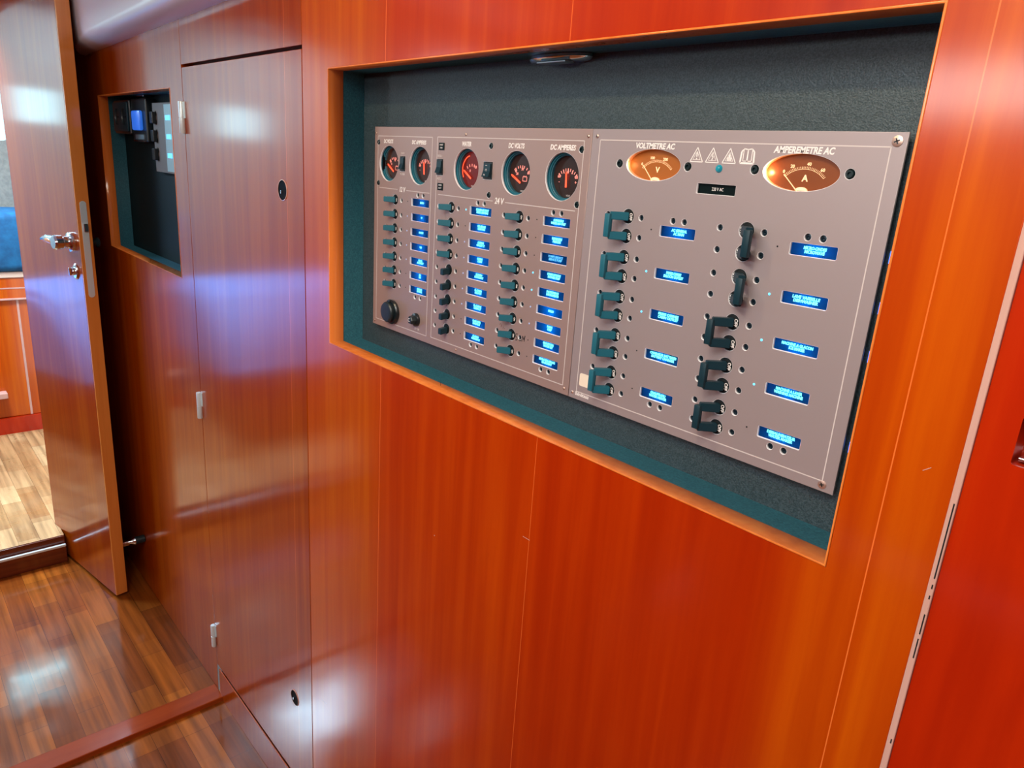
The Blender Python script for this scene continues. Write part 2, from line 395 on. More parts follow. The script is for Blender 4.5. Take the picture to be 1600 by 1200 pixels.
# tall locker door
o = obj('door_1', bx(-1.6775, -1.1288, 0.0, TH - 0.002, 0.083, 1.5490, bev=0.0009), M_locker)
struct(o, 'tall varnished locker door between the two niches', 'door'); locker = o
def barrel(zc, h=0.064):
    x = -1.6785
    b = obj('hinge', lathe([(0, 0), (0.0058, 0), (0.0062, 0.001), (0.0062, h * .48), (0.0056, h * .485), (0.0056, h * .5), (0.0062, h * .505), (0.0062, h - .001), (0.0058, h), (0, h)],
              20, (x, -0.0045, zc - h / 2), 'z'), M_satin, locker, label='polished steel hinge barrel')
    smooth(b)
    obj('hinge_leaf', bx(x, x + 0.010, -0.0012, 0.0004, zc - h * .02, zc + h / 2, bev=0.0002), M_satin, b)
    return b
for zc in (1.4505, 0.8090, 0.1720): barrel(zc)
for (x, z) in ((-2.194 * .55, Z0 - 0.113 * .55), (-2.194 * .55, Z0 - 2.001 * .55)):
    r = 0.0158
    lk = obj('finger_latch', lathe([(r + .0012, -0.0002), (r + .0012, -0.0008), (r, -0.0008), (r, 0.0), (r - .0015, -0.0002), (r - .003, -0.0001), (0, -0.0001)], 28, (x, 0, z)), M_housing, locker, label='round black finger latch')
    smooth(lk)
    obj('rim', lathe([(r + .0022, 0), (r + .002, -0.0010), (r + .0008, -0.0012), (r + .0006, -0.0001)], 28, (x, 0, z)), M_strip, lk)
    obj('key_pin', bx(x - .005, x - .002, -0.0025, -.0001, z - .006, z - .001, bev=.0004), M_steel, lk)

# orange banding on the lip of each niche
def banding(name, x0, x1, z0, z1, label):
    me = plate(rrect(x0 - .0002, x1 + .0002, z0 - .0002, z1 + .0002), [rrect(x0 + .0016, x1 - .0016, z0 + .0016, z1 - .0016)], -0.0008, TH, 0.0005)
    return struct(obj(name, me, M_lip), label, 'trim')
banding('trim_2', OX0, OX1, OZ0, OZ1, 'orange edge banding of the large niche')
banding('trim_3', SX0, SX1, SZ0, SZ1, 'orange edge banding of the small niche')
# niche linings
YB = 0.0605
def lining(x0, x1, z0, z1, hole, label, m1=None, m2=None):
    root = struct(obj('wall_niche', plate(rrect(x0 - .012, x1 + .012, z0 - .012, z1 + .012), [rrect(x0 + .001, x1 - .001, z0 + .001, z1 - .001)], TH + .0002, YB), m1 or M_vinyl_side), label, 'wall')
    obj('back_board', plate(rrect(x0 - .012, x1 + .012, z0 - .012, z1 + .012), hole, YB + .0002, YB + 0.008), m2 or M_vinyl, root, label='speckled dark vinyl back board')
    return root
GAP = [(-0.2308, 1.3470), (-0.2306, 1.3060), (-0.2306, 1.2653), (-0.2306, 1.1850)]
PX0, PXS, PX1, PZ0, PZ1 = -0.9935, -0.5535, -0.2325, Z0 - 0.2535, Z0 + 0.0455
lining(OX0, OX1, OZ0, OZ1, [rrect(PX0 + .012, PX1 - .012, PZ0 + .012, PZ1 - .012)], 'dark teal lining of the large niche')
lining(SX0, SX1, SZ0, SZ1, [], 'dark teal lining of the small niche', M_vinyl_side, M_vinyl_shaded)

wb = bpy.data.objects['wall_back']
for (x, z, dx, dz, wd) in ((-0.7165, 1.1012, .004, .0015, .0009), (-0.7145, 1.1030, .0015, -.003, .0006), (-0.7390, 1.1170, .001, -.005, .0007)):
    obj('scratch', bars([(x, z, x + dx, z + dz, wd)], -.00001, .00012), M_seam, wb, label='small dark nick in the varnish')
for (x, z, dx, dz, wd) in ((-0.7393, 0.8885, .0012, .0012, .0016), (-0.5600, 0.9690, .012, .0, .0006), (-0.155, 1.2060, .005, .004, .0005), (-1.085, 0.372, .020, .004, .0004)):
    obj('scratch', bars([(x, z, x + dx, z + dz, wd)], -.00001, .00012), M_strip, wb, label='small pale scratch in the varnish')
# right: pale edge strip and the darker panelling beyond it
o = obj('trim_4', bx(-0.1334, -0.1285, -0.0012, TH, 0.0, ZT, bev=0.0008), M_strip); struct(o, 'pale wooden edge strip right of the large niche', 'trim'); strip = o
for za, zb in ((1.130, 1.190), (1.1215, 1.125), (1.113, 1.116), (1.083, 1.100), (1.062, 1.079), (0.983, 0.987)):
    obj('slot', bx(-0.1306, -0.1297, -0.0014, 0.002, za, zb), M_black, strip)
nx = -0.1055
me = plate(rrect(-0.1283, 1.60, 0.0, ZT), [rrect(nx, nx + .012, 1.2285, 1.262, .002)], 0.0012, TH)
o = obj('wall_right', me, M_dark); struct(o, 'darker red varnished panelling at the right edge', 'wall')
obj('latch_recess', bx(nx - .002, nx + .014, TH, TH + .004, 1.226, 1.264), M_dark, o, label='dark latch recess')
obj('latch_tongue', bx(nx + .002, nx + .011, .008, TH, 1.230, 1.2325, bev=.0005), M_steel, o)

# floor, step strip, baseboard
o = obj('floor', bx(-1.672, 1.60, -2.35, 0.03, -0.03, -0.010), M_floor); struct(o, 'near strip-planked varnished cabin sole', 'floor')
o = obj('floor', bx(-2.72, -1.704, -2.35, 0.03, -0.03, 0.0), M_floor); struct(o, 'varnished strip-planked cabin sole before the sill', 'floor')
o = obj('trim_5', bx(-1.7035, -1.6410, -2.35, -0.0005, -0.028, 0.0035, bev=0.0025), M_sill); struct(o, 'varnished nosing strip across the cabin sole', 'trim')
o = obj('baseboard_back', bx(-1.6590, -0.1336, -0.0030, -0.0002, -0.0095, 0.080, bev=0.0008), M_locker); struct(o, 'low varnished baseboard under the locker and panelling', 'baseboard')

# left bulkhead with doorway (camber-sloped head), in the plane X = -2.72
def yz(x0):     # a plate drawn in (y,z), standing at X
    return lambda x, y, z: (x0 + y, x, z)
dw = [(-0.175, 0.0), (-0.175, 1.67), (-0.62, 1.86), (-0.76, 1.86), (-0.76, 0.0)]
outl = [(0.03, 0), (0.03, ZT + .05), (-2.35, ZT + .05), (-2.35, 0), (-1.02, 0), (-1.02, 1.765), (-0.75, 1.80), (-0.62, 1.83), (-0.29, 1.78), (-0.175, 1.70), (-0.175, 0)]
o = obj('wall_left', plate(outl, [rrect(-1.73, -1.33, 1.50, 1.80, .05)], -0.03, 0.0, 0, yz(-2.72)), M_dark); struct(o, 'varnished bulkhead with the doorway', 'wall')
o = obj('window_1', plate(rrect(-1.75, -1.31, 1.48, 1.82, .05), [rrect(-1.72, -1.34, 1.51, 1.79, .04)], 0.0, 0.012, 0.002, yz(-2.72)), M_white); struct(o, 'white framed port in the bulkhead', 'window')
# sill
o = obj('trim_6', bx(-2.745, -2.600, -1.02, -0.172, 0.0, 0.062, bev=0.002), M_sillup); struct(o, 'raised varnished step of the doorway', 'trim'); sill = o
obj('nosing', bx(-2.606, -2.596, -1.02, -0.172, 0.059, 0.069, bev=0.003, seg=3), M_satin, o, label='bright metal nosing strip')
obj('upper_rail', bx(-2.745, -2.612, -1.02, -0.172, 0.0622, 0.0935, bev=0.002, seg=2), M_sillup, o)
obj('threshold_board', bx(-2.745, -2.6165, -1.02, -0.172, 0.0937, 0.0960, bev=0.0008, seg=2), M_floor2, o, label='pale threshold board')
# opposite side, right end, ceiling
o = obj('wall_front', plate(rrect(-2.72, 1.60, 0, ZT), [rrect(-1.58, 0.98, 1.66, 1.85, .05)], 0.0, 0.03, 0, lambda x, y, z: (x, -2.35 - y, z)), M_dark); struct(o, 'varnished opposite side', 'wall')
o = obj('window_2', plate(rrect(-1.60, 1.00, 1.64, 1.87, .06), [rrect(-1.56, 0.96, 1.675, 1.835, .045)], 0.0, 0.012, 0.002, lambda x, y, z: (x, -2.349 + y, z)), M_white); struct(o, 'white framed long side window', 'window')
o = obj('wall_right', bx(1.60, 1.63, -2.35, 0.03, -.03, ZT), M_dark); struct(o, 'aft bulkhead behind the camera', 'wall')
o = obj('ceiling', plate(rrect(-2.72, 1.60, -2.35, 0.03), [rrect(-0.62, 0.32, -1.28, -0.74, .06)], 0, 0.03, 0, lambda x, y, z: (x, z, ZT + y)), M_ceil); struct(o, 'white headlining', 'ceiling')

# added downlights, out of view, brightening the top of the panelling
for x, lab in ((-0.22, 'added unseen downlight brightening the wall over the right end of the niche'), (-0.82, 'added unseen downlight brightening the wall over the left half of the niche')):
    dl = thing('added_downlight', lab, 'lamp', (x, -0.62, ZT - .004))
    smooth(obj('trim_ring', lathe([(.030, 0), (.040, 0), (.042, -.003), (.038, -.006), (.030, -.004)], 32, (x, -0.62, ZT - .0005), 'z'), M_satin, dl))
    obj('lens', lathe([(0, -.001), (.0295, -.001), (.0295, 0)], 28, (x, -0.62, ZT - .0005), 'z'), mat('added_downlight_lens', (1, .8, .5), .5, emit=(1.0, .78, .45), estr=3.0), dl)
    ll = bpy.data.lights.new('added_downlight_lamp', 'AREA'); ll.shape = 'DISK'; ll.size = .055; ll.energy = 3.4; ll.color = (1.0, 0.80, 0.48)
    lo = bpy.data.objects.new('added_downlight_lamp', ll); C.objects.link(lo); lo.parent = dl; lo.location = (0, 0, -.006)
    lo.rotation_euler = (math.radians(42), 0, 0)

# moulded white liner high on the wall
def liner():
    bm = bmesh.new()
    xr = -1.05
    def zb(x): return 1.6220 + 0.0268 * (x + 2.346)
    loops = []
    for k in range(11):
        t = PI / 2 * k / 10; y = -0.058 * math.sin(t); ix, iz = 0.26 * (1 - math.cos(t)) , 0.030 * (1 - math.cos(t))
        x0, x1 = -2.50 + ix, xr - iz; z1 = ZT - 0.002 - iz; p = []
        rr = 0.035 + ix * .35
        for cx, cz, a0, R in ((x1 - .01, zb(x1) + iz + .01, -90, .01), (x1 - .01, z1 - .01, 0, .01), (x0 + .01, z1 - .01, 90, .01), (x0 + rr, zb(x0) + iz + rr, 180, rr)):
            for i in range(9):
                a = math.radians(a0 + 90 * i / 8); p.append(bm.verts.new((cx + R * math.cos(a), y, cz + R * math.sin(a))))
        loops.append(p)
    for a, b in zip(loops, loops[1:]):
        n = len(a)
        for i in range(n): bm.faces.new((a[i], a[(i + 1) % n], b[(i + 1) % n], b[i]))
    bm.faces.new(loops[-1]); bm.faces.new(loops[0][::-1])
    return bm
o = smooth(obj('moulded_liner', liner(), M_white), 60)
tag(o, 'glossy white moulded liner high on the wall beside the open door', 'moulding')

# ---- fore cabin beyond the doorway
o = obj('floor', bx(-4.10, -2.7455, -1.9, 0.32, -0.01, 0.095), M_floor2); struct(o, 'pale sunlit sole of the fore cabin', 'floor')
o = obj('wall_far', plate(rrect(-1.9, 0.35, 0, 2.05), [rrect(-1.22, -0.96, 1.44, 1.62, .03), rrect(-0.32, 0.02, 1.36, 1.58, .03)], -0.03, 0.0, 0, yz(-4.06)), M_grey); struct(o, 'grey lined end wall of the fore cabin', 'wall')
o = obj('wall_far', bx(-4.06, -2.75, 0.32, 0.35, 0, 2.05), M_grey); struct(o, 'grey hull side of the fore cabin', 'wall')
o = obj('wall_far', bx(-4.06, -2.75, -1.93, -1.90, 0, 2.05), M_grey); struct(o, 'far side of the fore cabin', 'wall')
o = obj('ceiling', plate(rrect(-4.06, -2.75, -1.9, 0.32), [rrect(-3.81, -3.35, -1.55, -1.01, .05), rrect(-3.20, -2.84, -0.48, -0.12, .05)], 0, 0.03, 0, lambda x, y, z: (x, z, 2.02 + y)), M_ceil); struct(o, 'white headlining of the fore cabin', 'ceiling')
# settee locker with blue cushion seen through the doorway
ca = thing('settee_locker', 'varnished settee front beyond the doorway, under the blue cushion', 'cabinet', (-3.80, -0.2, 0.095))
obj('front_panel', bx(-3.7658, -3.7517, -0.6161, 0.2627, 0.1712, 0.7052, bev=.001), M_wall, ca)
obj('toe_kick', bx(-4.055, -3.7375, -0.6161, 0.2627, 0.0942, 0.1693), M_dark, ca)
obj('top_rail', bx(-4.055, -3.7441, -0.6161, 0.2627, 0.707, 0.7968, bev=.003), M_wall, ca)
obj('inlay_line', bx(-3.7446, -3.7427, -0.6161, 0.2627, 0.7496, 0.7552), M_strip, ca, label='pale inlay line')
obj('edge_bead', bx(-3.7479, -3.7375, -0.6161, 0.2627, 0.7004, 0.7089, bev=.002), M_strip, ca, label='pale bead')
obj('upper_bead', bx(-4.055, -3.7384, -0.6161, 0.2627, 0.7973, 0.8233, bev=.004), mat('cream_laminate', (0.75, 0.62, 0.50), 0.4), ca, label='cream worktop edge')
obj('joint_bead', bx(-3.7516, -3.7479, -0.0775, -0.069, 0.1712, 0.6985), M_strip, ca, label='pale vertical bead')
obj('ledge', bx(-3.7512, -3.7044, -0.6161, -0.1578, 0.2705, 0.296, bev=.003), M_strip, ca, label='pale narrow ledge')
cu = obj('seat_cushion', bx(-4.055, -3.7186, -0.6161, 0.2532, 0.8242, 1.0737, bev=.03, seg=4), M_blue)
smooth(cu, 60); tag(cu, 'bright blue cushion on the settee beyond the doorway', 'cushion')
be = thing('berth', 'wooden berth with pale blue spread inside the fore cabin', 'bed', (-3.4, -1.0, 0.095))
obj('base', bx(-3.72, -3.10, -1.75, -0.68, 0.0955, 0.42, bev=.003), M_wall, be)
bm = bmesh.new(); pr = [(-3.72, .422), (-3.02, .422), (-3.05, .49), (-3.24, .72), (-3.34, .775), (-3.72, .775)]
va = [bm.verts.new((x, -1.75, z)) for x, z in pr]; vb = [bm.verts.new((x, -0.56, z)) for x, z in pr]
bm.faces.new(va); bm.faces.new(vb[::-1])
for i in range(6): bm.faces.new((va[i], va[(i + 1) % 6], vb[(i + 1) % 6], vb[i]))
bmesh.ops.bevel(bm, geom=list(bm.edges), offset=.03, segments=3, affect='EDGES')
smooth(obj('mattress', bm, M_paleblue, be, label='pale blue spread'), 60)

# ================================================================== OPEN DOOR
h0 = Vector((-2.712, -0.1800, 0)); h1 = Vector((-2.272, -0.1006, 0))
dm = (h1 - h0).normalized(); dn = Vector((dm.y, -dm.x, 0)); DT = 0.034
def dpt(a, o, z): return h0 + dm * a + dn * o + Vector((0, 0, z))     # a along door, o outward from the near face
DL = (h1 - h0).length
def dbox(a0, a1, o0, o1, z0, z1, bev=0.0, seg=2):
    bm = bx(a0, a1, o0, o1, z0, z1, bev=bev, seg=seg)
    for v in bm.verts: v.co = dpt(v.co.x, v.co.y, v.co.z)
    return bm
door = struct(obj('door_2', dbox(0, DL - 0.006, -DT, 0, 0.012, 1.93), M_door), 'glossy open cabin door at the left, handle side towards the camera', 'door')
obj('edge_lipping', dbox(DL - 0.0058, DL, -DT, 0, 0.012, 1.93, bev=0.0012), M_edge, door, label='light orange wooden edge')
# lock fore-end on the edge
fe = bmesh.new()
pf = plate(rrect(-0.0085, 0.0085, 0.968, 1.232, .0083, 6), [], 0, 0.0016, 0.0003)
for v in pf.vertices:
    x, y, z = v.co; v.co = dpt(DL + 0.0012 - y, -DT / 2 + x, z)
fp = obj('lock_plate', pf, M_satin, door, label='long steel lock plate on the door edge')
for z in (1.222, 0.979):
    s = obj('screw', lathe([(0, -0.0006), (.0036, -0.0004), (.0040, 0.0004)], 16, (0, 0, 0), 'x'), M_steel, fp)
    s.data.transform(Matrix.Rotation(PI + math.atan2(dm.y, dm.x), 4, 'Z')); s.location = dpt(DL + .0018, -DT / 2, z) - W[fp.name]
obj('latch_bolt', dbox(DL + .001, DL + .0075, -DT / 2 - .005, -DT / 2 + .005, 1.150, 1.172, bev=.001), M_steel, fp)
def dlathe(name, prof, a, z, mt, parent, seg=28, sgn=1, off=0.0, sx=1, sz=1, label=None):
    bm = lathe(prof, seg)
    for v in bm.verts: v.co = dpt(a + v.co.x * sx, off + sgn * v.co.y, z + v.co.z * sz)
    return smooth(obj(name, bm, mt, parent, label=label))
ha, hz = DL - 0.050, 1.117
hd = dlathe('door_handle', [(0, 0), (.0275, 0), (.0280, .003), (.0260, .009), (.0190, .012), (.0165, .015), (.0165, .024), (.0200, .028), (.0205, .044), (.0165, .049), (0, .050)], ha, hz, M_steel, door, label='chrome lever handle with wooden inlay')
bm = bmesh.new(); loops = []
for t in [i / 10 for i in range(11)]:
    a = ha - .008 - .100 * t; hh = .0165 * (1 - .62 * t) if t < .93 else .0050; ww = .0080 * (1 - .35 * t); zc = hz + .006 * math.sin(PI * t * .9) - .004 * t; oc = .037 + .004 * math.sin(PI * t)
    loops.append([bm.verts.new(dpt(a, oc + ww * math.cos(2 * PI * i / 16), zc + hh * math.sin(2 * PI * i / 16))) for i in range(16)])
for p, q in zip(loops, loops[1:]):
    for i in range(16): bm.faces.new((p[i], p[(i + 1) % 16], q[(i + 1) % 16], q[i]))
bm.faces.new(loops[0][::-1]); bm.faces.new(loops[-1])
smooth(obj('lever', bm, M_steel, hd), 60)
bm = bmesh.new(); loops = []
for t in [i / 10 for i in range(11)]:
    k = math.sin(PI * (0.06 + .88 * t)) ** .5
    a = ha - .018 - .055 * t; zc = hz + .004 * math.sin(PI * t * .9) - .003
    loops.append([bm.verts.new(dpt(a, .0425 + (.0080 - .0015 * t) * k * math.cos(2 * PI * i / 14), zc + .0105 * (1 - .25 * t) * k * math.sin(2 * PI * i / 14))) for i in range(14)])
for p, q in zip(loops, loops[1:]):
    for i in range(14): bm.faces.new((p[i], p[(i + 1) % 14], q[(i + 1) % 14], q[i]))
bm.faces.new(loops[0][::-1]); bm.faces.new(loops[-1])
smooth(obj('grip_inlay', bm, M_edge, hd, label='orange wooden grip inlay'), 60)
th = dlathe('thumb_turn', [(0, 0), (.014, 0), (.0145, .002), (.012, .005), (0, .006)], DL - 0.043, 1.0365, M_steel, door, sz=1.55, label='chrome oval lock turn')
dlathe('turn_boss', [(0, .004), (.0115, .004), (.0115, .010), (.010, .012), (0, .012)], DL - 0.047, 1.0365, M_steel, th)
obj('turn_bar', dbox(DL - 0.0495, DL - 0.0445, .011, .018, 1.026, 1.047, bev=.001), M_steel, th)
# far handle knob behind the door
dlathe('back_knob', [(0, 0), (.020, 0), (.020, .004), (.009, .008), (.009, .016), (.014, .020), (.014, .024), (0, .025)], DL - .026, 1.117, M_rubber, door, sgn=-1, off=-DT, label='black rear handle boss')
# door holder: on the back of the door, its rubber buffer reaching the wall
sx_, sz_ = -2.292, 0.176
ystart = (h1 - dn * DT).y - 0.0045
st = thing('door_stop', 'chrome door stop with a black rubber buffer between door and wall', 'door stop', (sx_, ystart, sz_))
L_ = 0.0 - 0.0005 - ystart
smooth(obj('stem', lathe([(0, 0), (.0085, 0), (.0090, .003), (.0062, .008), (.0058, .022), (.0085, .030), (.0135, .0385), (.0140, .042), (0, .042)], 24, (sx_, ystart, sz_)), M_steel, st, label='flared chrome stem'))
smooth(obj('buffer', lathe([(0, .0422), (.0125, .0422), (.0125, L_ - .002), (.011, L_), (0, L_)], 24, (sx_, ystart, sz_)), M_rubber, st, label='black rubber buffer'))
obj('hook', bx(sx_ - .002, sx_ + .002, ystart + .006, ystart + .026, sz_ - .010, sz_ - .0045, bev=.001), M_steel, st)

# ================================================================== SMALL NICHE CONTENTS
yb = YB
so = thing('socket_box', 'black double socket unit high in the small niche', 'socket', (-2.26, yb, 1.41))
obj('case', bx(-2.345, -2.196, 0.030, yb, 1.414, 1.500, bev=.003), M_black, so)
obj('socket_face', plate(rrect(-2.338, -2.203, 1.420, 1.494, .004), [circle(-2.303, 1.457, .022), circle(-2.238, 1.457, .022)], 0.026, 0.0298, .0005), M_leverb, so)
for x in (-2.303, -2.238):
    w_ = obj('socket_well', lathe([(.022, .0262), (.021, .0290), (0, .0292)], 24, (x, 0, 1.457)), M_rubber, so); smooth(w_)
    for dx in (-.007, .007): obj('pin_hole', lathe([(0, .0284), (.0025, .0284), (.0025, .0290)], 10, (x + dx, 0, 1.457)), M_housing, w_)
sw = thing('switch_module', 'black rocker module with a blue lit switch in the small niche', 'switch', (-2.14, yb, 1.38))
obj('case', bx(-2.190, -2.066, 0.034, yb, 1.396, 1.502, bev=.003), M_black, sw)
smooth(obj('rocker', bx(-2.160, -2.092, 0.024, 0.0338, 1.424, 1.472, bev=.004), M_switch, sw, label='blue lit rocker'))
obj('label_strip', bx(-2.164, -2.090, 0.0325, 0.0338, 1.402, 1.414), M_dull, sw)
obj('bracket', bx(-2.170, -2.084, 0.030, 0.0338, 1.396, 1.3995), M_steel, sw)
br = thing('small_breaker_panel', 'small grey breaker panel half hidden at the right of the small niche', 'electrical panel', (-1.96, yb, 1.32))
hx = []
for z in (1.4555, 1.412, 1.368):
    hx += [circle(-2.028, z + .010, .0065, 14), circle(-2.028, z - .010, .0065, 14)]
obj('faceplate', plate(rrect(-2.052, -1.80, 1.326, 1.4905), hx, 0.046, 0.0485, .0004), mat('dim_grey_face', (0.13, 0.11, 0.10), 0.5), br)
obj('painted_reflection', bx(-1.960, -1.90, 0.0452, 0.0459, 1.330, 1.486), mat('pale_reflection', (0.42, 0.62, 0.68), 0.3, .4), br, label='pale strip standing in for a reflection on the faceplate')  # reflection on the faceplate, put in as a paler strip
for z in (1.4555, 1.412, 1.368):
    obj('lever', bx(-2.046, -2.026, 0.036, 0.048, z - .014, z + .014, bev=.002), M_black, br)
    obj('label_window', bx(-1.948, -1.918, 0.0440, 0.0451, z - .0055, z + .0055), M_led, br, label='blue lit label')
obj('rear_case', bx(-2.045, -1.81, 0.0487, yb, 1.332, 1.485), M_housing, br)
nl = tag(obj('niche_lamp', bx(-2.145, -2.085, 0.036, 0.058, 1.506, 1.5102, bev=.002), M_steel), 'thin metal strip lamp under the top of the small niche', 'lamp')
# lamp under the top lip of the large niche
tl = thing('niche_downlight', 'slim chrome downlight under the top lip of the large niche', 'lamp', (-0.615, 0.042, 1.5155))
smooth(obj('rim', lathe([(0, .0010), (.046, .0010), (.047, -.002), (.043, -.0050), (.030, -.0062), (0, -.0064)], 36, (-0.615, 0, 1.5150), 'z'), M_steel, tl))
for o_ in tl.children:
    for v in o_.data.vertices: v.co.y = v.co.y * .36
    o_.location.y = 0.0; 
    for v in o_.data.vertices: v.co.y += 0.042 * .64 - 0
obj('lens', bx(-0.634, -0.590, 0.036, 0.050, 1.5065, 1.5084, bev=.0006), M_dull, tl)

# ================================================================== SWITCH PANELS
YF = 0.050
FT = 0.0028
def Zr(k): return Z0 - 0.0562 - 0.02083 * k
def Za(k): return Z0 - 0.0502 - 0.04212 * k
X12H, X12S, X12I, X12L = -0.9352, -0.9185, -0.9020, -0.8705
XA_H, XA_L, XA_SL, XA_SR, XA_I = -0.7975, -0.7350, -0.8256, -0.7820, -0.7648
XB_H, XB_L, XB_SL, XB_SR, XB_I = -0.6607, -0.5967, -0.6890, -0.6448, -0.6292
XC_H, XC_L, XC_SL, XC_SR, XC_I = -0.4930, -0.4295, -0.5205, -0.4757, -0.4612
XD_H, XD_L, XD_SL, XD_SR, XD_I = -0.3548, -0.2900, -0.3825, -0.3372, -0.3225
RH, RS = 0.0075, 0.0031
WL, HL = 0.0432, 0.0104
gauges = [(-0.954, .0250), (-0.8745, .0255), (-0.7690, .0258), (-0.6725, .0256), (-0.5943, .0262)]
ZG = Z0 - 0.0058
dc_holes, ac_holes, dc_screws, ac_screws = [], [], [], []
for k in range(7):
    dc_holes += [circle(X12H, Zr(k), RH, 20), rrect(X12L - WL / 2, X12L + WL / 2, Zr(k) - HL / 2, Zr(k) + HL / 2, .0008)]
    dc_screws += [(X12S, Zr(k)), (-0.9600, Zr(k) + .0003)]
for k in range(9):
    for xh, xl, a, b in ((XA_H, XA_L, XA_SL, XA_SR), (XB_H, XB_L, XB_SL, XB_SR)):
        dc_holes += [circle(xh, Zr(k), RH, 20), rrect(xl - WL / 2, xl + WL / 2, Zr(k) - HL / 2, Zr(k) + HL / 2, .0008)]
        dc_screws += [(a, Zr(k)), (b, Zr(k))]
for xc, top, bot in ((X12L, Zr(0), Zr(6)), (XA_L, Zr(0), Zr(8)), (XB_L, Zr(0), Zr(8))):
    for d in (-.0066, .0066): dc_screws += [(xc + d, top + .0103), (xc + d, bot - .0103)]
dc_bolts = [(-0.7210, Z0 + .0242), (-0.7204, Z0 - .0346), (-0.5672, Z0 + .0240), (-0.5672, Z0 - .0344), (-0.9828, Z0 + .0236), (-0.9822, Z0 - .0349)]
for gx, r in gauges: dc_holes.append(circle(gx, ZG, r, 48))
for k in range(5):
    for xh, xl, a, b in ((XC_H, XC_L, XC_SL, XC_SR), (XD_H, XD_L, XD_SL, XD_SR)):
        for s in (.0101, -.0101):
            ac_holes.append(circle(xh, Za(k) + s, RH, 24)); ac_screws += [(a, Za(k) + s), (b, Za(k) + s)]
        ac_holes.append(rrect(xl - WL / 2 + .0008, xl + WL / 2 - .0008, Za(k) - HL / 2, Za(k) + HL / 2, .0012))
for xc in (XC_L, XD_L):
    for d in (-.0067, .0067): ac_screws += [(xc + d, Za(0) + .0108), (xc + d, Za(4) - .0108)]
ac_bolts = [(-0.5118, Z0 + .0118), (-0.4271, Z0 + .0122), (-0.3562, Z0 + .0128), (-0.2713, Z0 + .0132)]
meters = [(-0.4690, Z0 + .0120, .0335, .0150), (-0.3135, Z0 + .0123, .0343, .0152)]
for mx_, mz, a, b in meters: ac_holes.append(circle(mx_, mz, a, 48, b))
ac_holes.append(rrect(-0.4135, -0.3722, Z0 - .0112, Z0 - .0020, .0008))
for x, z in dc_screws: dc_holes.append(circle(x, z, RS, 14))
for x, z in dc_bolts: dc_holes.append(circle(x, z, .0038, 16))
for x, z in ac_screws: ac_holes.append(circle(x, z, RS, 14))
for x, z in ac_bolts: ac_holes.append(circle(x, z, .0042, 16))
dc_holes += [rrect(-0.9240, -0.9110, Z0 - .0152, Z0 + .0055, .0004), rrect(-0.8338, -0.8195, Z0 - .0160, Z0 + .0050, .0004), rrect(-0.7335, -0.7160, Z0 - .0160, Z0 + .0053, .0004)]
dc_holes += [circle(-0.9352, Z0 - .2243, .0172, 32), circle(-0.8716, Z0 - .2243, .0085, 24)]

def make_panel(label, x0, x1, holes, mt):
    root = thing('breaker_panel', label, 'electrical panel', ((x0 + x1) / 2, YF, PZ0))
    fpl = obj('faceplate', plate(rrect(x0, x1, PZ0, PZ1), holes, YF, YF + FT, 0.00035), mt, root)
    fpl.data.materials.append(M_cut)
    for p in fpl.data.polygons: p.material_index = 0 if abs(p.normal.y) > .95 or not (x0 + .002 < p.center.x + W[fpl.name].x < x1 - .002 and PZ0 + .002 < p.center.z + W[fpl.name].z < PZ1 - .002) else 1
    # open-fronted black case behind the plate
    bm = bmesh.new(); a, b, c, d, y0, y1, t = x0 + .016, x1 - .016, PZ0 + .016, PZ1 - .016, YF + FT + .0006, 0.115, .002
    bxm(bm, a, b, y1, y1 + t, c, d); bxm(bm, a, a + t, y0, y1, c, d); bxm(bm, b - t, b, y0, y1, c, d)
    bxm(bm, a + t, b - t, y0, y1, c, c + t); bxm(bm, a + t, b - t, y0, y1, d - t, d)
    obj('rear_case', bm, M_housing, root)
    return root
dc = make_panel('brownish grey 12 and 24 volt switch panel with five round gauges', PX0, PXS - .0003, dc_holes, M_face_dc)
ac = make_panel('grey mains switch panel with two oval amber meters', PXS + .0003, PX1, ac_holes, M_face)

def base_mesh(bm, name):
    me = bpy.data.meshes.new(name); bmesh.ops.recalc_face_normals(bm, faces=bm.faces); bm.to_mesh(me); bm.free()
    me.polygons.foreach_set('use_smooth', [True] * len(me.polygons))
    try: me.set_sharp_from_angle(angle=math.radians(35))
    except Exception: pass
    return me
# recessed screw: cup with a socket head
me_screw = base_mesh(lathe([(RS + .0004, .0030), (RS + .0004, .0042), (RS * .84, .0038), (RS * .78, .0018), (RS * .42, .0016), (RS * .38, .0028), (0, .0030)], 14), 'screw')
me_screw.materials.append(M_screw)
me_bolt = base_mesh(lathe([(.0046, .0020), (.0046, .0030), (.0034, .0028), (.0033, -.0004), (.0028, -.0010), (.0017, -.0010), (.0015, .0008), (0, .0008)], 18), 'bolt')
me_bolt.materials.append(M_hex)
for root, ss, bb in ((dc, dc_screws, dc_bolts), (ac, ac_screws, ac_bolts)):
    for x, z in ss: obj('screw', me_screw, M_screw, root, loc=(x, YF, z))
    for x, z in bb: obj('bolt', me_bolt, M_hex, root, loc=(x, YF, z))
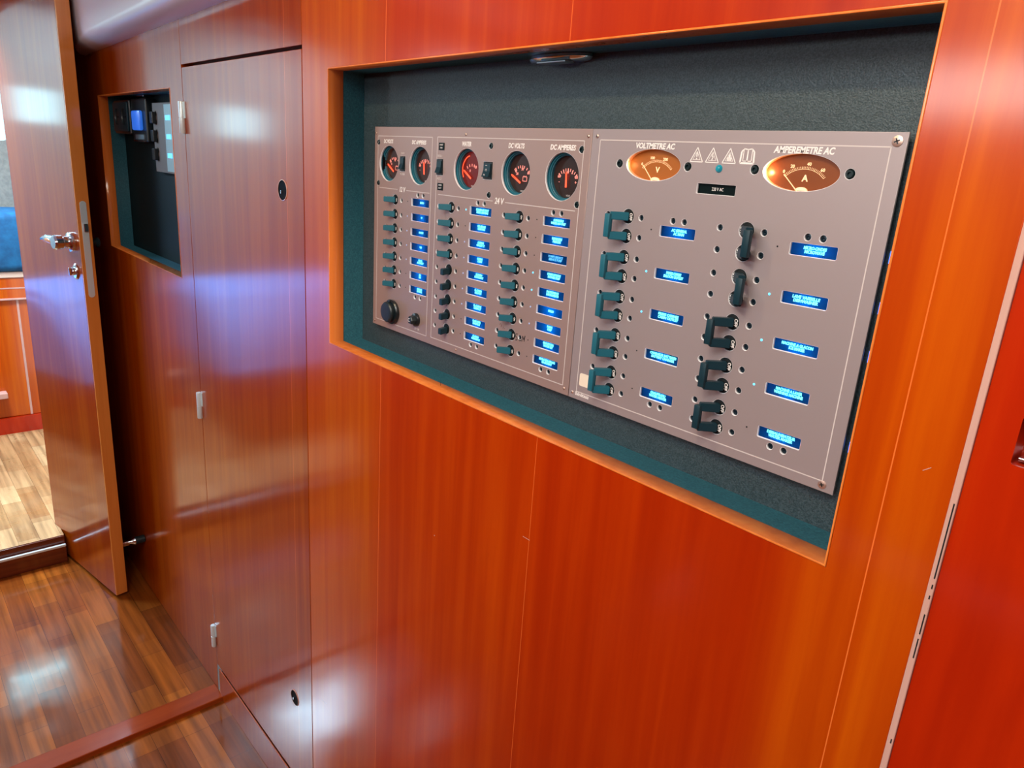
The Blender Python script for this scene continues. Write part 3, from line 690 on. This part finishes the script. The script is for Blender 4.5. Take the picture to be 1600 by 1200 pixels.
# visible plate-fixing screws at the edges
def fix(x, z, root, r=.0022):
    b = smooth(obj('mounting_screw', lathe([(0, -.0010), (r * .5, -.0010), (r, -.0004), (r, 0.0001)], 18, (x, YF - .0001, z)), M_brass, root))
    bm = bars([(x - r * .5, z - r * .2, x + r * .5, z + r * .2, r * .25), (x - r * .2, z + r * .5, x + r * .2, z - r * .5, r * .25)], YF - .0011, .0001)
    obj('cross_slot', bm, M_black, b)
for x, z in ((-0.9895, Z0 + .0365), (-0.7725, Z0 + .0370), (-0.5590, Z0 + .0378), (-0.9880, Z0 - .2475), (-0.7736, Z0 - .2478), (-0.5612, Z0 - .2460)): fix(x, z, dc, .0017)
for x, z, r in ((-0.5460, Z0 + .0380, .0020), (-0.2400, Z0 + .0388, .0042), (-0.5475, Z0 - .2465, .0018), (-0.2432, Z0 - .2472, .0038)): fix(x, z, ac, r)

# single-pole breakers: black rocker disc in the hole, lever thrown to the left
def disc_bm(): return lathe([(0, -.0004), (RH * .55, -.0003), (RH * .92, .0004), (RH * .97, .0036), (RH * 1.05, .0038)], 22)
me_disc = base_mesh(disc_bm(), 'breaker'); me_disc.materials.append(M_disc)
def taper(p0, p1, w0, h0_, w1, h1_, bm=None, bev=.0006):
    """block from p0 to p1 (local), in-plane half sizes; cross-section spanned by Z and the normal to the axis in XY"""
    bm = bm or bmesh.new()
    p0, p1 = Vector(p0), Vector(p1); d = (p1 - p0).normalized(); n = Vector((d.y, -d.x, 0)).normalized(); z = Vector((0, 0, 1))
    a = [bm.verts.new(p0 + n * i * w0 + z * j * h0_) for i, j in ((-1, -1), (1, -1), (1, 1), (-1, 1))]
    b = [bm.verts.new(p1 + n * i * w1 + z * j * h1_) for i, j in ((-1, -1), (1, -1), (1, 1), (-1, 1))]
    f = [bm.faces.new(a[::-1]), bm.faces.new(b)] + [bm.faces.new((a[i], a[(i + 1) % 4], b[(i + 1) % 4], b[i])) for i in range(4)]
    if bev: bmesh.ops.bevel(bm, geom=list({e for q in f for e in q.edges}), offset=bev, segments=2, affect='EDGES')
    return bm
me_lever = base_mesh(taper((.0016, -.0002, 0), (-.0125, -.0115, 0), .0034, .0042, .0024, .0037), 'lever'); me_lever.materials.append(M_lever)
me_push = base_mesh(taper((0, -.0002, -.0012), (-.0004, -.0115, -.0030), .0040, .0038, .0036, .0042), 'knob'); me_push.materials.append(M_leverb)
me_on = text_mesh('ON', .0036, wide=.8, bold=.00012); me_on.transform(Matrix.Rotation(PI / 2, 4, 'Y')); me_on.materials.append(M_ink)
me_off = text_mesh('OFF', .0050, wide=.85, bold=.00016); me_off.transform(Matrix.Rotation(PI / 2, 4, 'Y')); me_off.materials.append(M_ink)
def single(x, z, root, push=False):
    b = obj('breaker', me_disc, M_black, root, loc=(x, YF, z))
    if push: obj('knob', me_push, M_leverb, b, loc=(x, YF, z))
    else:
        obj('lever', me_lever, M_lever, b, loc=(x, YF, z))
        obj('lettering', me_on, M_ink, b, loc=(x + .0045, YF - .0006, z))
for k in range(7): single(X12H, Zr(k), dc)
for k in range(9): single(XA_H, Zr(k), dc, push=(k >= 4)); single(XB_H, Zr(k), dc)

# double-pole breakers: two discs, two arms tied by a bar
def handle(sign):
    bm = bmesh.new(); xt, yt = sign * .0118, -.0150
    for s in (.0101, -.0101): taper((sign * -.0010, -.0006, s), (xt, yt, s), .0040, .0042, .0032, .0040, bm)
    bxm(bm, xt - .0034, xt + .0034, yt - .0045, yt + .0015, -.0120, .0120, bev=.0009)
    return bm
def discs(): 
    bm = bmesh.new()
    for s in (.0101, -.0101): lathe([(0, -.0004), (RH * .55, -.0003), (RH * .92, .0004), (RH * .97, .0036), (RH * 1.05, .0038)], 24, (0, 0, s), bm=bm)
    return bm
me_d2 = base_mesh(discs(), 'double_breaker'); me_d2.materials.append(M_disc)
me_hl = base_mesh(handle(-1), 'tie_handle'); me_hl.materials.append(M_lever)
me_hd = me_hl.copy(); me_hd.materials.clear(); me_hd.materials.append(M_leverb)
me_hr = base_mesh(handle(1), 'tie_handle'); me_hr.materials.append(M_leverb)
for k in range(5):
    for xh, mh, sg in ((XC_H, me_hl, 1), (XD_H, me_hr if k < 2 else me_hd, -1 if k < 2 else 1)):
        z = Za(k)
        b = obj('double_breaker', me_d2, M_black, ac, loc=(xh, YF, z))
        obj('tie_handle', mh, M_lever, b, loc=(xh, YF, z))
        for s in (.0101, -.0101): obj('lettering', me_off, M_ink, b, loc=(xh + sg * .0043, YF - .0007, z + s))

# backlit labels: blue acrylic with a small lamp behind it
def backlit(x, z, s, root, bright=1.0, wl=WL):
    yl = YF + .0034
    lw = obj('label_window', bx(x - wl / 2 - .001, x + wl / 2 + .001, yl, yl + .0004, z - HL / 2 - .001, z + HL / 2 + .001), M_trans if bright > 0 else M_blackdead, root, label='blue backlit label' if bright > .3 else 'dim label')
    n = max(len(t) for t in s.split('\n'))
    two = '\n' in s
    me = text_mesh(s, .0036, wide=1.0, shear=.12, line=.92, bold=.00016)
    xs = [v.co.x for v in me.vertices]; wd = max(xs) - min(xs); want = min(wd, n * .00185)
    me.transform(Matrix.Diagonal((want / wd, 1, 1, 1)))
    me.transform(Matrix.Translation((x, yl - .0003, z)))
    obj('lettering', me, M_lit if bright > .3 else (M_litdim if bright > 0 else M_ink), lw)
    if bright > 0:
        lp = bpy.data.lights.new('label_lamp', 'POINT'); lp.energy = .0085 * bright; lp.color = (0.25, 0.62, 1.0); lp.shadow_soft_size = .002
        lo = bpy.data.objects.new('label_lamp', lp); C.objects.link(lo); lo.parent = lw
        lo.location = Vector((x, yl + .0085, z)) - W[lw.name]
L12 = ['RADIO', 'TV', 'NAVTEX', 'VHF', 'PILOTE\nAUTOPILOT', 'GPS\nNAV', 'SONDEUR\nSOUNDER']
LA = ['ECLAIRAGE PONT\nDECK LIGHTING', 'ECLAIRAGE\nLIGHTING', 'CUISINE\nGALLEY LT', 'CABINE\nCABIN', 'EL.BASSIN\nFLOODLIGHT', 'EL.CARRE\nSALOON', 'EL.CABINE\nCABIN LT', 'EL.MOTEUR\nENGINE LT', 'EL.AVANT\nFORWARD LT']
LB = ['GUINDEAU\nWINDLASS UNIT', 'REFRIGERE\nFREEZER', 'POMPE SERVICE\nSERVICE PUMP', 'POMPE DOUCHE\nSHOWER PUMP', 'INSTRUMENTS\nINSTRUMENTS', 'FRIGO', 'POMPE\nPUMP', 'GROUPE EAU\nWATER SET', 'RETRO ECLAIRAGE\nBACKLIGHT']
for k, s in enumerate(L12): backlit(X12L, Zr(k), s, dc, (.55 if k < 4 else 1.0))
for k, s in enumerate(LA): backlit(XA_L, Zr(k), s, dc, 1.15)
for k, s in enumerate(LB): backlit(XB_L, Zr(k), s, dc, .12 if k == 2 else .95)
LC = ['AC GENERAL\nAC MAIN', 'PRISES CARRE\nSALOON OUTLET', 'PRISES CABINES\nCABIN OUTLET', 'CHARGEUR BATTERIES\nBATTERY CHARGER', 'CHAUFFE-EAU\nWATER HEATER']
LD = ['MICRO-ONDES\nMICROWAVE', 'LAVE VAISSELLE\nDISHWASHER', 'MACHINE A GLACON\nICE MAKER', 'MACHINE A LAVER\nWASHING MACHINE', 'DESSALINISATEUR\nWATER MAKER']
for k, s in enumerate(LC): backlit(XC_L, Za(k), s, ac, 1.25, WL - .0016)
for k, s in enumerate(LD): backlit(XD_L, Za(k), s, ac, 1.6, WL - .0016)
lw = obj('label_window', bx(-0.4145, -0.3712, YF + .0034, YF + .0038, Z0 - .0122, Z0 - .0010), M_blackdead, ac, label='unlit black label reading 220 V AC')
text('lettering', '220 V AC', -0.3928, Z0 - .0066, YF + .0031, .0042, M_ink, lw, fit=.0125)
# indicator lights
def led(x, z, root, on):
    m_ = M_led if on == 2 else (M_leddim if on == 1 else M_black)
    smooth(obj('indicator_light', lathe([(0, -.0007), (.0009, -.0004), (.0012, .0001)] if on else [(0, -.0002), (.0007, -.0002), (.0008, .0001)], 12, (x, YF - .0001, z)), m_, root))
for k in range(7): led(X12I, Zr(k), dc, (0, 1, 1, 1, 1, 0, 0)[k])
for k in range(9): led(XA_I, Zr(k), dc, (2, 0, 1, 1, 1, 1, 1, 0, 0)[k]); led(XB_I, Zr(k), dc, (0, 0, 0, 2, 2, 1, 1, 0, 0)[k])
for k in range(5): led(XC_I, Za(k), ac, (0, 2, 2, 0, 0)[k]); led(XD_I, Za(k), ac, (0, 2, 2, 2, 0)[k])
smooth(obj('indicator_light', lathe([(0, -.0030), (.0020, -.0026), (.0034, -.0010), (.0036, .0001)], 20, (-0.3924, YF, Z0 + .0120)), M_ledbig, ac, label='round teal pilot lamp'))

# border lines
def frame(x0, x1, z0, z1, wd, root, extra=(), m_=M_ink):
    s = [(x0, z0, x1, z0, wd), (x0, z1, x1, z1, wd), (x0, z0, x0, z1, wd), (x1, z0, x1, z1, wd)] + list(extra)
    obj('border_line', bars(s, YF - .00002, .00012), M_inkdim, root)
zl = Z0 - .0413
frame(-0.9842, -0.8455, Z0 - .2436, Z0 + .0325, .0009, dc, [(-0.979, zl, -0.929, zl, .0009), (-0.906, zl, -0.849, zl, .0009)])
frame(-0.8337, -0.5640, Z0 - .2427, Z0 + .0331, .0009, dc, [(-0.828, zl, -0.712, zl, .0009), (-0.688, zl, -0.569, zl, .0009)])
frame(-0.5413, -0.2437, Z0 - .2440, Z0 + .0345, .0010, ac)
def cap(s, x, z, size, fit, root, **k): return text('lettering', s, x, z, YF - .0001, size, M_ink, root, fit=fit, shear=.15, bold=.00026, **k)
cap('DC VOLTS', -0.9560, Z0 + .0250, .0072, .0250, dc)
cap('DC AMPERES', -0.8775, Z0 + .0250, .0072, .0345, dc)
cap('WATER', -0.7700, Z0 + .0252, .0078, .0190, dc)
cap('DC VOLTS', -0.6740, Z0 + .0252, .0078, .0285, dc)
cap('DC AMPERES', -0.5962, Z0 + .0252, .0078, .0400, dc)
cap('12 V', -0.9172, Z0 - .0410, .0098, .0150, dc)
cap('24 V', -0.6998, Z0 - .0408, .0105, .0175, dc)
cap('VOLTMETRE AC', -0.4690, Z0 + .0297, .0074, .0480, ac)
cap('AMPEREMETRE AC', -0.3138, Z0 + .0300, .0076, .0540, ac)
text('lettering', 'SERV', -0.9172, Z0 + .0095, YF - .0001, .0040, M_inkdim, dc, fit=.0085)
text('lettering', 'MOTEUR', -0.9172, Z0 - .0192, YF - .0001, .0040, M_inkdim, dc, fit=.0115)
text('lettering', 'RES.1', -0.8268, Z0 + .0090, YF - .0001, .0042, M_inkdim, dc, fit=.0095)
text('lettering', 'RES.2', -0.8268, Z0 - .0205, YF - .0001, .0042, M_inkdim, dc, fit=.0095)
text('lettering', '12V 10A', -0.8700, Z0 - .2385, YF - .0001, .0050, M_inkdim, dc, fit=.0125)
text('lettering', 'Bénéteau', -0.5320, Z0 - .2466, YF - .0001, .0062, M_ink, ac, fit=.0205, bold=.0001)
# marker scrawl beside the eighth breaker of the right 24 V column
zs = Zr(7) - .0005; xs_ = -0.6520
scr = [(0, .0035, .0035, .0040), (.0, .0035, -.0005, .0), (-.0005, .0, .003, -.0005), (.003, -.0005, .0028, -.0040), (.0028, -.0040, -.0005, -.0045),
       (.006, -.0035, .0085, .0005), (.0085, .0005, .0105, -.003), (.0105, -.003, .0065, -.004), (.0120, -.004, .0128, .0035), (.0128, .0035, .0150, -.001), (.0150, -.001, .0172, .0045), (.0172, .0045, .0160, -.003)]
obj('marker_scrawl', bars([(xs_ + a, zs + b, xs_ + c, zs + d, .0009) for a, b, c, d in scr], YF - .00003, .0001), M_black, dc, label='black handwritten marker scrawl')
obj('red_pen_mark', bars([(-0.690 + a, Zr(7) + .0065 + b, -0.690 + c, Zr(7) + .0065 + d, .0005) for a, b, c, d in ((.006, .002, .008, .004), (.009, -.001, .010, .003), (.013, -.002, .0135, .0005), (.015, -.002, .0165, -.001))], YF - .00003, .0001), mat('brown_pen', (.10, .01, .01), .6), dc)
obj('tape_patch', plate(rrect(-0.5378, -0.5130, Z0 - .2357, Z0 - .2207, .0022), [], YF - .0004, YF - .0001), M_paper, ac, label='cream square of tape')
# warning pictograms
def tri(x, z, inner):
    s = .0076; a, b, c = (x, z + s * .95), (x - s * .92, z - s * .75), (x + s * .92, z - s * .75); wd = .0008
    seg = [(*a, *b, wd), (*b, *c, wd), (*c, *a, wd)]
    i2 = .58
    seg += [(x, z + s * .95 * i2 - .0004, x - s * .92 * i2, z - s * .75 * i2 - .0006, .0004), (x - s * .92 * i2, z - s * .75 * i2 - .0006, x + s * .92 * i2, z - s * .75 * i2 - .0006, .0004), (x + s * .92 * i2, z - s * .75 * i2 - .0006, x, z + s * .95 * i2 - .0004, .0004)]
    if inner == 0: seg += [(x, z + .0032, x, z - .0012, .0012), (x, z - .0022, x, z - .0034, .0012)]
    if inner == 1: seg += [(x + .0008, z + .0034, x - .0010, z - .0002, .0009), (x - .0010, z - .0002, x + .0010, z - .0002, .0009), (x + .0010, z - .0002, x - .0004, z - .0038, .0009)]
    if inner == 2: seg += [(x, z + .0030, x, z - .0036, .0022), (x - .0017, z - .0002, x - .0015, z - .0036, .0016), (x + .0017, z - .0006, x + .0015, z - .0036, .0016)]
    obj('warning_symbol', bars(seg, YF - .00003, .0001), M_ink, ac)
for i, x in enumerate((-0.4183, -0.4012, -0.3832)): tri(x, Z0 + .0228, i)
x, z = -0.3651, Z0 + .0236
obj('manual_symbol', bars([(x - .0068, z - .0058, x + .0068, z - .0058, .0016), (x - .0068, z - .0058, x - .0062, z + .0040, .0016), (x + .0068, z - .0058, x + .0062, z + .0040, .0016),
    (x - .0062, z + .0040, x - .0035, z + .0064, .0014), (x + .0062, z + .0040, x + .0035, z + .0064, .0014), (x - .0040, z + .0064, x, z + .0058, .0010), (x + .0040, z + .0064, x, z + .0058, .0010),
    (x, z - .0045, x, z + .0058, .0012), (x - .0042, z - .0040, x - .0042, z + .0050, .0008), (x + .0042, z - .0040, x + .0042, z + .0050, .0008), (x - .0042, z - .0040, x + .0042, z - .0040, .0008)], YF - .00003, .0001), M_ink, ac)

# rocker switches
def rocker(x0, x1, z0, z1, marks):
    r = obj('rocker_switch', bx(x0 + .0004, x1 - .0004, YF - .0008, YF + .004, z0 + .0004, z1 - .0004, bev=.0004), M_black, dc)
    bm = bmesh.new(); zc = (z0 + z1) / 2
    pr = [(YF - .0008, z0 + .0025), (YF - .0050, z0 + .0030), (YF - .0022, zc), (YF - .0018, z1 - .0025), (YF - .0008, z1 - .0022)]
    a = [bm.verts.new((x0 + .0022, y, z)) for y, z in pr]; b = [bm.verts.new((x1 - .0022, y, z)) for y, z in pr]
    bm.faces.new(a[::-1]); bm.faces.new(b)
    for i in range(5): bm.faces.new((a[i], a[(i + 1) % 5], b[(i + 1) % 5], b[i]))
    obj('rocker_cap', bm, M_leverb, r)
    xc = (x0 + x1) / 2
    for zz, s in marks: text('lettering', s, xc - .0010, zz, YF - .0052 if zz < zc else YF - .0024, .0048, M_inkdim, r, rot=PI / 2)
rocker(-0.9240, -0.9110, Z0 - .0152, Z0 + .0055, [])
rocker(-0.8338, -0.8195, Z0 - .0160, Z0 + .0050, [])
rocker(-0.7335, -0.7160, Z0 - .0160, Z0 + .0053, [(Z0 + .0008, 'I'), (Z0 - .0050, 'O'), (Z0 - .0105, 'II')])
for xc, zc, s in ((-0.8235, Z0 + .0212, 'AVANT\nFWD'), (-0.8235, Z0 - .0308, 'ARR\nAFT')):
    t_ = obj('small_tag', bx(xc - .0062, xc + .0062, YF - .0007, YF - .0001, zc - .0047, zc + .0047, bev=.0002), M_blackdead, dc, label='small black two-line tag')
    text('lettering', s, xc, zc, YF - .0009, .0030, M_ink, t_, line=1.3, fit=.0078)

# round gauges
def gauge(gx, r, kind):
    d = .0105
    g = smooth(obj('gauge', lathe([(r + .0020, .0020), (r + .0020, .0026), (r - .0004, .0028), (r - .0004, .0046), (r - .0018, .0050), (r - .0018, .0064), (r - .0030, .0068), (r - .0030, d)], 48, (gx, YF, ZG)), M_lever, dc), 50)
    obj('dial', lathe([(0, d - .0004), (r - .0032, d - .0004), (r - .0032, d)], 40, (gx, YF, ZG)), M_dialred if kind == 'water' else M_dial, g)
    y = YF + d - .0006; py = ZG - .0105; ra = .0200; s = []
    def P(a, q): return (gx + q * math.sin(a), py + q * math.cos(a))
    m_ = M_redp
    if kind == 'amp':
        for i in range(-4, 5):
            a = math.radians(i * 11.5); l = .0046 if i % 2 == 0 else .0032
            s.append((*P(a, ra), *P(a, ra - l), .0014 if i % 2 == 0 else .0010))
        nums = [(-.0135, -.0030 + .0032, '60', .0046), (.0135, .0002, '60', .0046), (.0, .0072 - .0018, '0', .0050), (-.0130, -.0055, '-', .005), (.0130, -.0055, '+', .005)]
        na = math.radians(-4); nl = .0150
    elif kind == 'volt':
        for i, a_ in enumerate((-40, -34, -20, -8, 4, 14, 30, 44)):
            a = math.radians(a_); s.append((*P(a, ra), *P(a, ra - (.0046 if i in (0, 1, 4, 7) else .003)), .0013))
        nums = [(-.0075, -.0005, '8' if r < .0252 else '20', .0042), (.0015, .0050, '12' if r < .0252 else '24', .0042), (.0125, .0010, '16' if r < .0252 else '30', .0042)]
        na = math.radians(-62 if r > .0252 else -58); nl = .0170
        s += [(gx + .003, ZG - .0085, gx + .010, ZG - .0085, .0007), (gx + .003, ZG - .0035, gx + .010, ZG - .0035, .0007), (gx + .003, ZG - .0085, gx + .003, ZG - .0035, .0007), (gx + .010, ZG - .0085, gx + .010, ZG - .0035, .0007),
              (gx + .004, ZG - .0026, gx + .0055, ZG - .0026, .0008), (gx + .0075, ZG - .0026, gx + .009, ZG - .0026, .0008)]
    else:
        for i, a_ in enumerate((-36, -18, 0, 16, 32)):
            a = math.radians(a_); s.append((*P(a, ra - .002), *P(a, ra - .0055), .0013))
        nums = [(-.0035, -.0015, '0', .0046), (.0075, .0038, '1/2', .0040), (.0130, -.0120, 'F', .005)]
        na = math.radians(-58); nl = .0165
    obj('scale_markings', bars(s, y, .0002), m_, g)
    for dx, dz, t, sz in nums: text('numerals', t, gx + dx, ZG + dz, y - .0002, sz, m_, g, bold=.0001)
    if r > .0252: text('maker_mark', 'VDO', gx + .003, ZG - .0205, y - .0002, .0030, M_inkdim, g)
    if kind == 'water':
        s2 = []
        for i in range(18):
            a, b = math.radians(-122 + i * 6), math.radians(-122 + (i + 1) * 6 + .8); q = .0182; cx_, cz_ = gx - .001, ZG - .0005
            s2.append((cx_ + q * math.sin(a), cz_ + q * math.cos(a), cx_ + q * math.sin(b), cz_ + q * math.cos(b), .0013))
        obj('lit_arc', bars(s2, y - .0004, .0002), M_redb, g)
    bm = bars([(*P(na, -.001), *P(na, nl * .97), .0022)], y - .0016, .0006)
    bars([(*P(na, nl * .5), *P(na, nl * 1.08), .0012)], y - .0016, .0006, bm)
    nd = obj('needle', bm, M_redb, g)
    obj('glass', lathe([(0, .0054), (r - .0019, .0054)], 40, (gx, YF, ZG)), M_glass, g)
gauge(-0.954, .0250, 'volt'); gauge(-0.8745, .0255, 'amp'); gauge(-0.7690, .0258, 'water'); gauge(-0.6725, .0256, 'volt'); gauge(-0.5943, .0262, 'amp')

# oval amber meters
def meter(mx_, mz, a, b, letter, nums, na, glow):
    d = .0062
    bm = bmesh.new(); lo = []
    for k, y in ((1.03, .0020), (1.00, .0024), (1.00, d + .0010)):
        lo.append([bm.verts.new((mx_ + a * k * math.cos(2 * PI * i / 48), YF + y, mz + b * k * math.sin(2 * PI * i / 48))) for i in range(48)])
    for p, q in zip(lo, lo[1:]):
        for i in range(48): bm.faces.new((p[i], p[(i + 1) % 48], q[(i + 1) % 48], q[i]))
    g = smooth(obj('oval_meter', bm, mat('amber_meter_rim', (.75, .40, .22), .4), ac), 50)
    obj('dial', plate(circle(mx_, mz, a + .0004, 48, b + .0004), [], YF + d, YF + d + .0006), M_orange if letter == 'V' else M_amber_dark, g)
    y = YF + d - .0001; px_, pz = mx_ + .001, mz - b - .0035; s = []; R_ = .0255; sq = 1.05
    def P(t, q): return (px_ + q * math.sin(t) * 1.0, pz + q * math.cos(t) * .94)
    n = 28
    for i in range(n + 1):
        t = math.radians(-47 + 94 * i / n); s.append((*P(t, R_), *P(t, R_ - (.0022 if i % 4 == 0 else .0014)), .00035))
    for i in range(n):
        t, t2 = math.radians(-47 + 94 * i / n), math.radians(-47 + 94 * (i + 1) / n); s.append((*P(t, R_ - .0022), *P(t2, R_ - .0022), .0003))
    obj('scale_markings', bars(s, y, .0001), M_amber_ink, g)
    for t, tx in nums:
        q = P(math.radians(t), R_ + .0022); text('numerals', tx, q[0], q[1], y - .0001, .0038, M_amber_ink, g, bold=.0001)
    text('unit_letter', letter, mx_ + .0022, mz - .0045, y - .0001, .0075, M_amber_ink, g, bold=.0002)
    q0, q1 = P(math.radians(na), .004), P(math.radians(na), R_ - .0002)
    obj('needle', bars([(*q0, *q1, .0007)], y - .0010, .0004), M_amber_ink, g)
    obj('needle_hub', plate([(mx_ + .001 + .0055 * math.cos(t_ * PI / 12), mz - b + .0006 + .0030 * math.sin(t_ * PI / 12)) for t_ in range(13)], [], y - .0014, y - .0002), M_amber_ink, g)
    lp = bpy.data.lights.new('meter_lamp', 'POINT'); lp.energy = .0035 * glow; lp.color = (1.0, 0.50, 0.22); lp.shadow_soft_size = .001
    lo_ = bpy.data.objects.new('meter_lamp', lp); C.objects.link(lo_); lo_.parent = g; lo_.location = Vector((mx_ - a + .0025, YF + .0015, mz - .001)) - W[g.name]
meter(*meters[0], 'V', [(-43, '0'), (-14, '100'), (20, '200')], -41, .8)
meter(*meters[1], 'A', [(-43, '0'), (-25, '20'), (6, '40'), (34, '60')], -45, 6.0)

# power socket and fuse holder bottom left
x, z = -0.9352, Z0 - .2243
s_ = smooth(obj('power_socket', lathe([(.0140, .004), (.0172, .0008), (.0186, -.0010), (.0190, -.0045), (.0175, -.0062), (.0150, -.0066), (0, -.0066)], 36, (x, YF, z)), M_black, dc, label='round black power socket'))
smooth(obj('socket_cap', lathe([(.0152, -.0068), (.0156, -.0110), (.0140, -.0128), (.0070, -.0134), (0, -.0130)], 36, (x - .0012, YF, z)), M_rubber, s_))
obj('cap_tab', bx(x - .003, x + .003, YF - .0085, YF - .0068, z + .0150, z + .0185, bev=.0006), M_rubber, s_)
x = -0.8716
f_ = smooth(obj('fuse_holder', lathe([(.0080, .002), (.0098, -.0002), (.0098, -.0030), (.0075, -.0045), (0, -.0045)], 28, (x, YF, z)), M_black, dc, label='round black fuse button'))
smooth(obj('fuse_knob', lathe([(.0068, -.0046), (.0062, -.0110), (.0050, -.0122), (0, -.0122)], 6, (x, YF, z)), M_rubber, f_))
text('lettering', 'C', x - .0010, z, YF - .0125, .0075, M_ink, f_)

# glowing strips standing in for label light leaking right of the mains panel
for x, z in GAP: obj('leaked_glow', bx(x - .0008, x + .0008, YB - .0012, YB + .0004, z - .005, z + .005, bev=.0003), M_glow, ac, label='glowing strip standing in for label light leaking beside the panel')
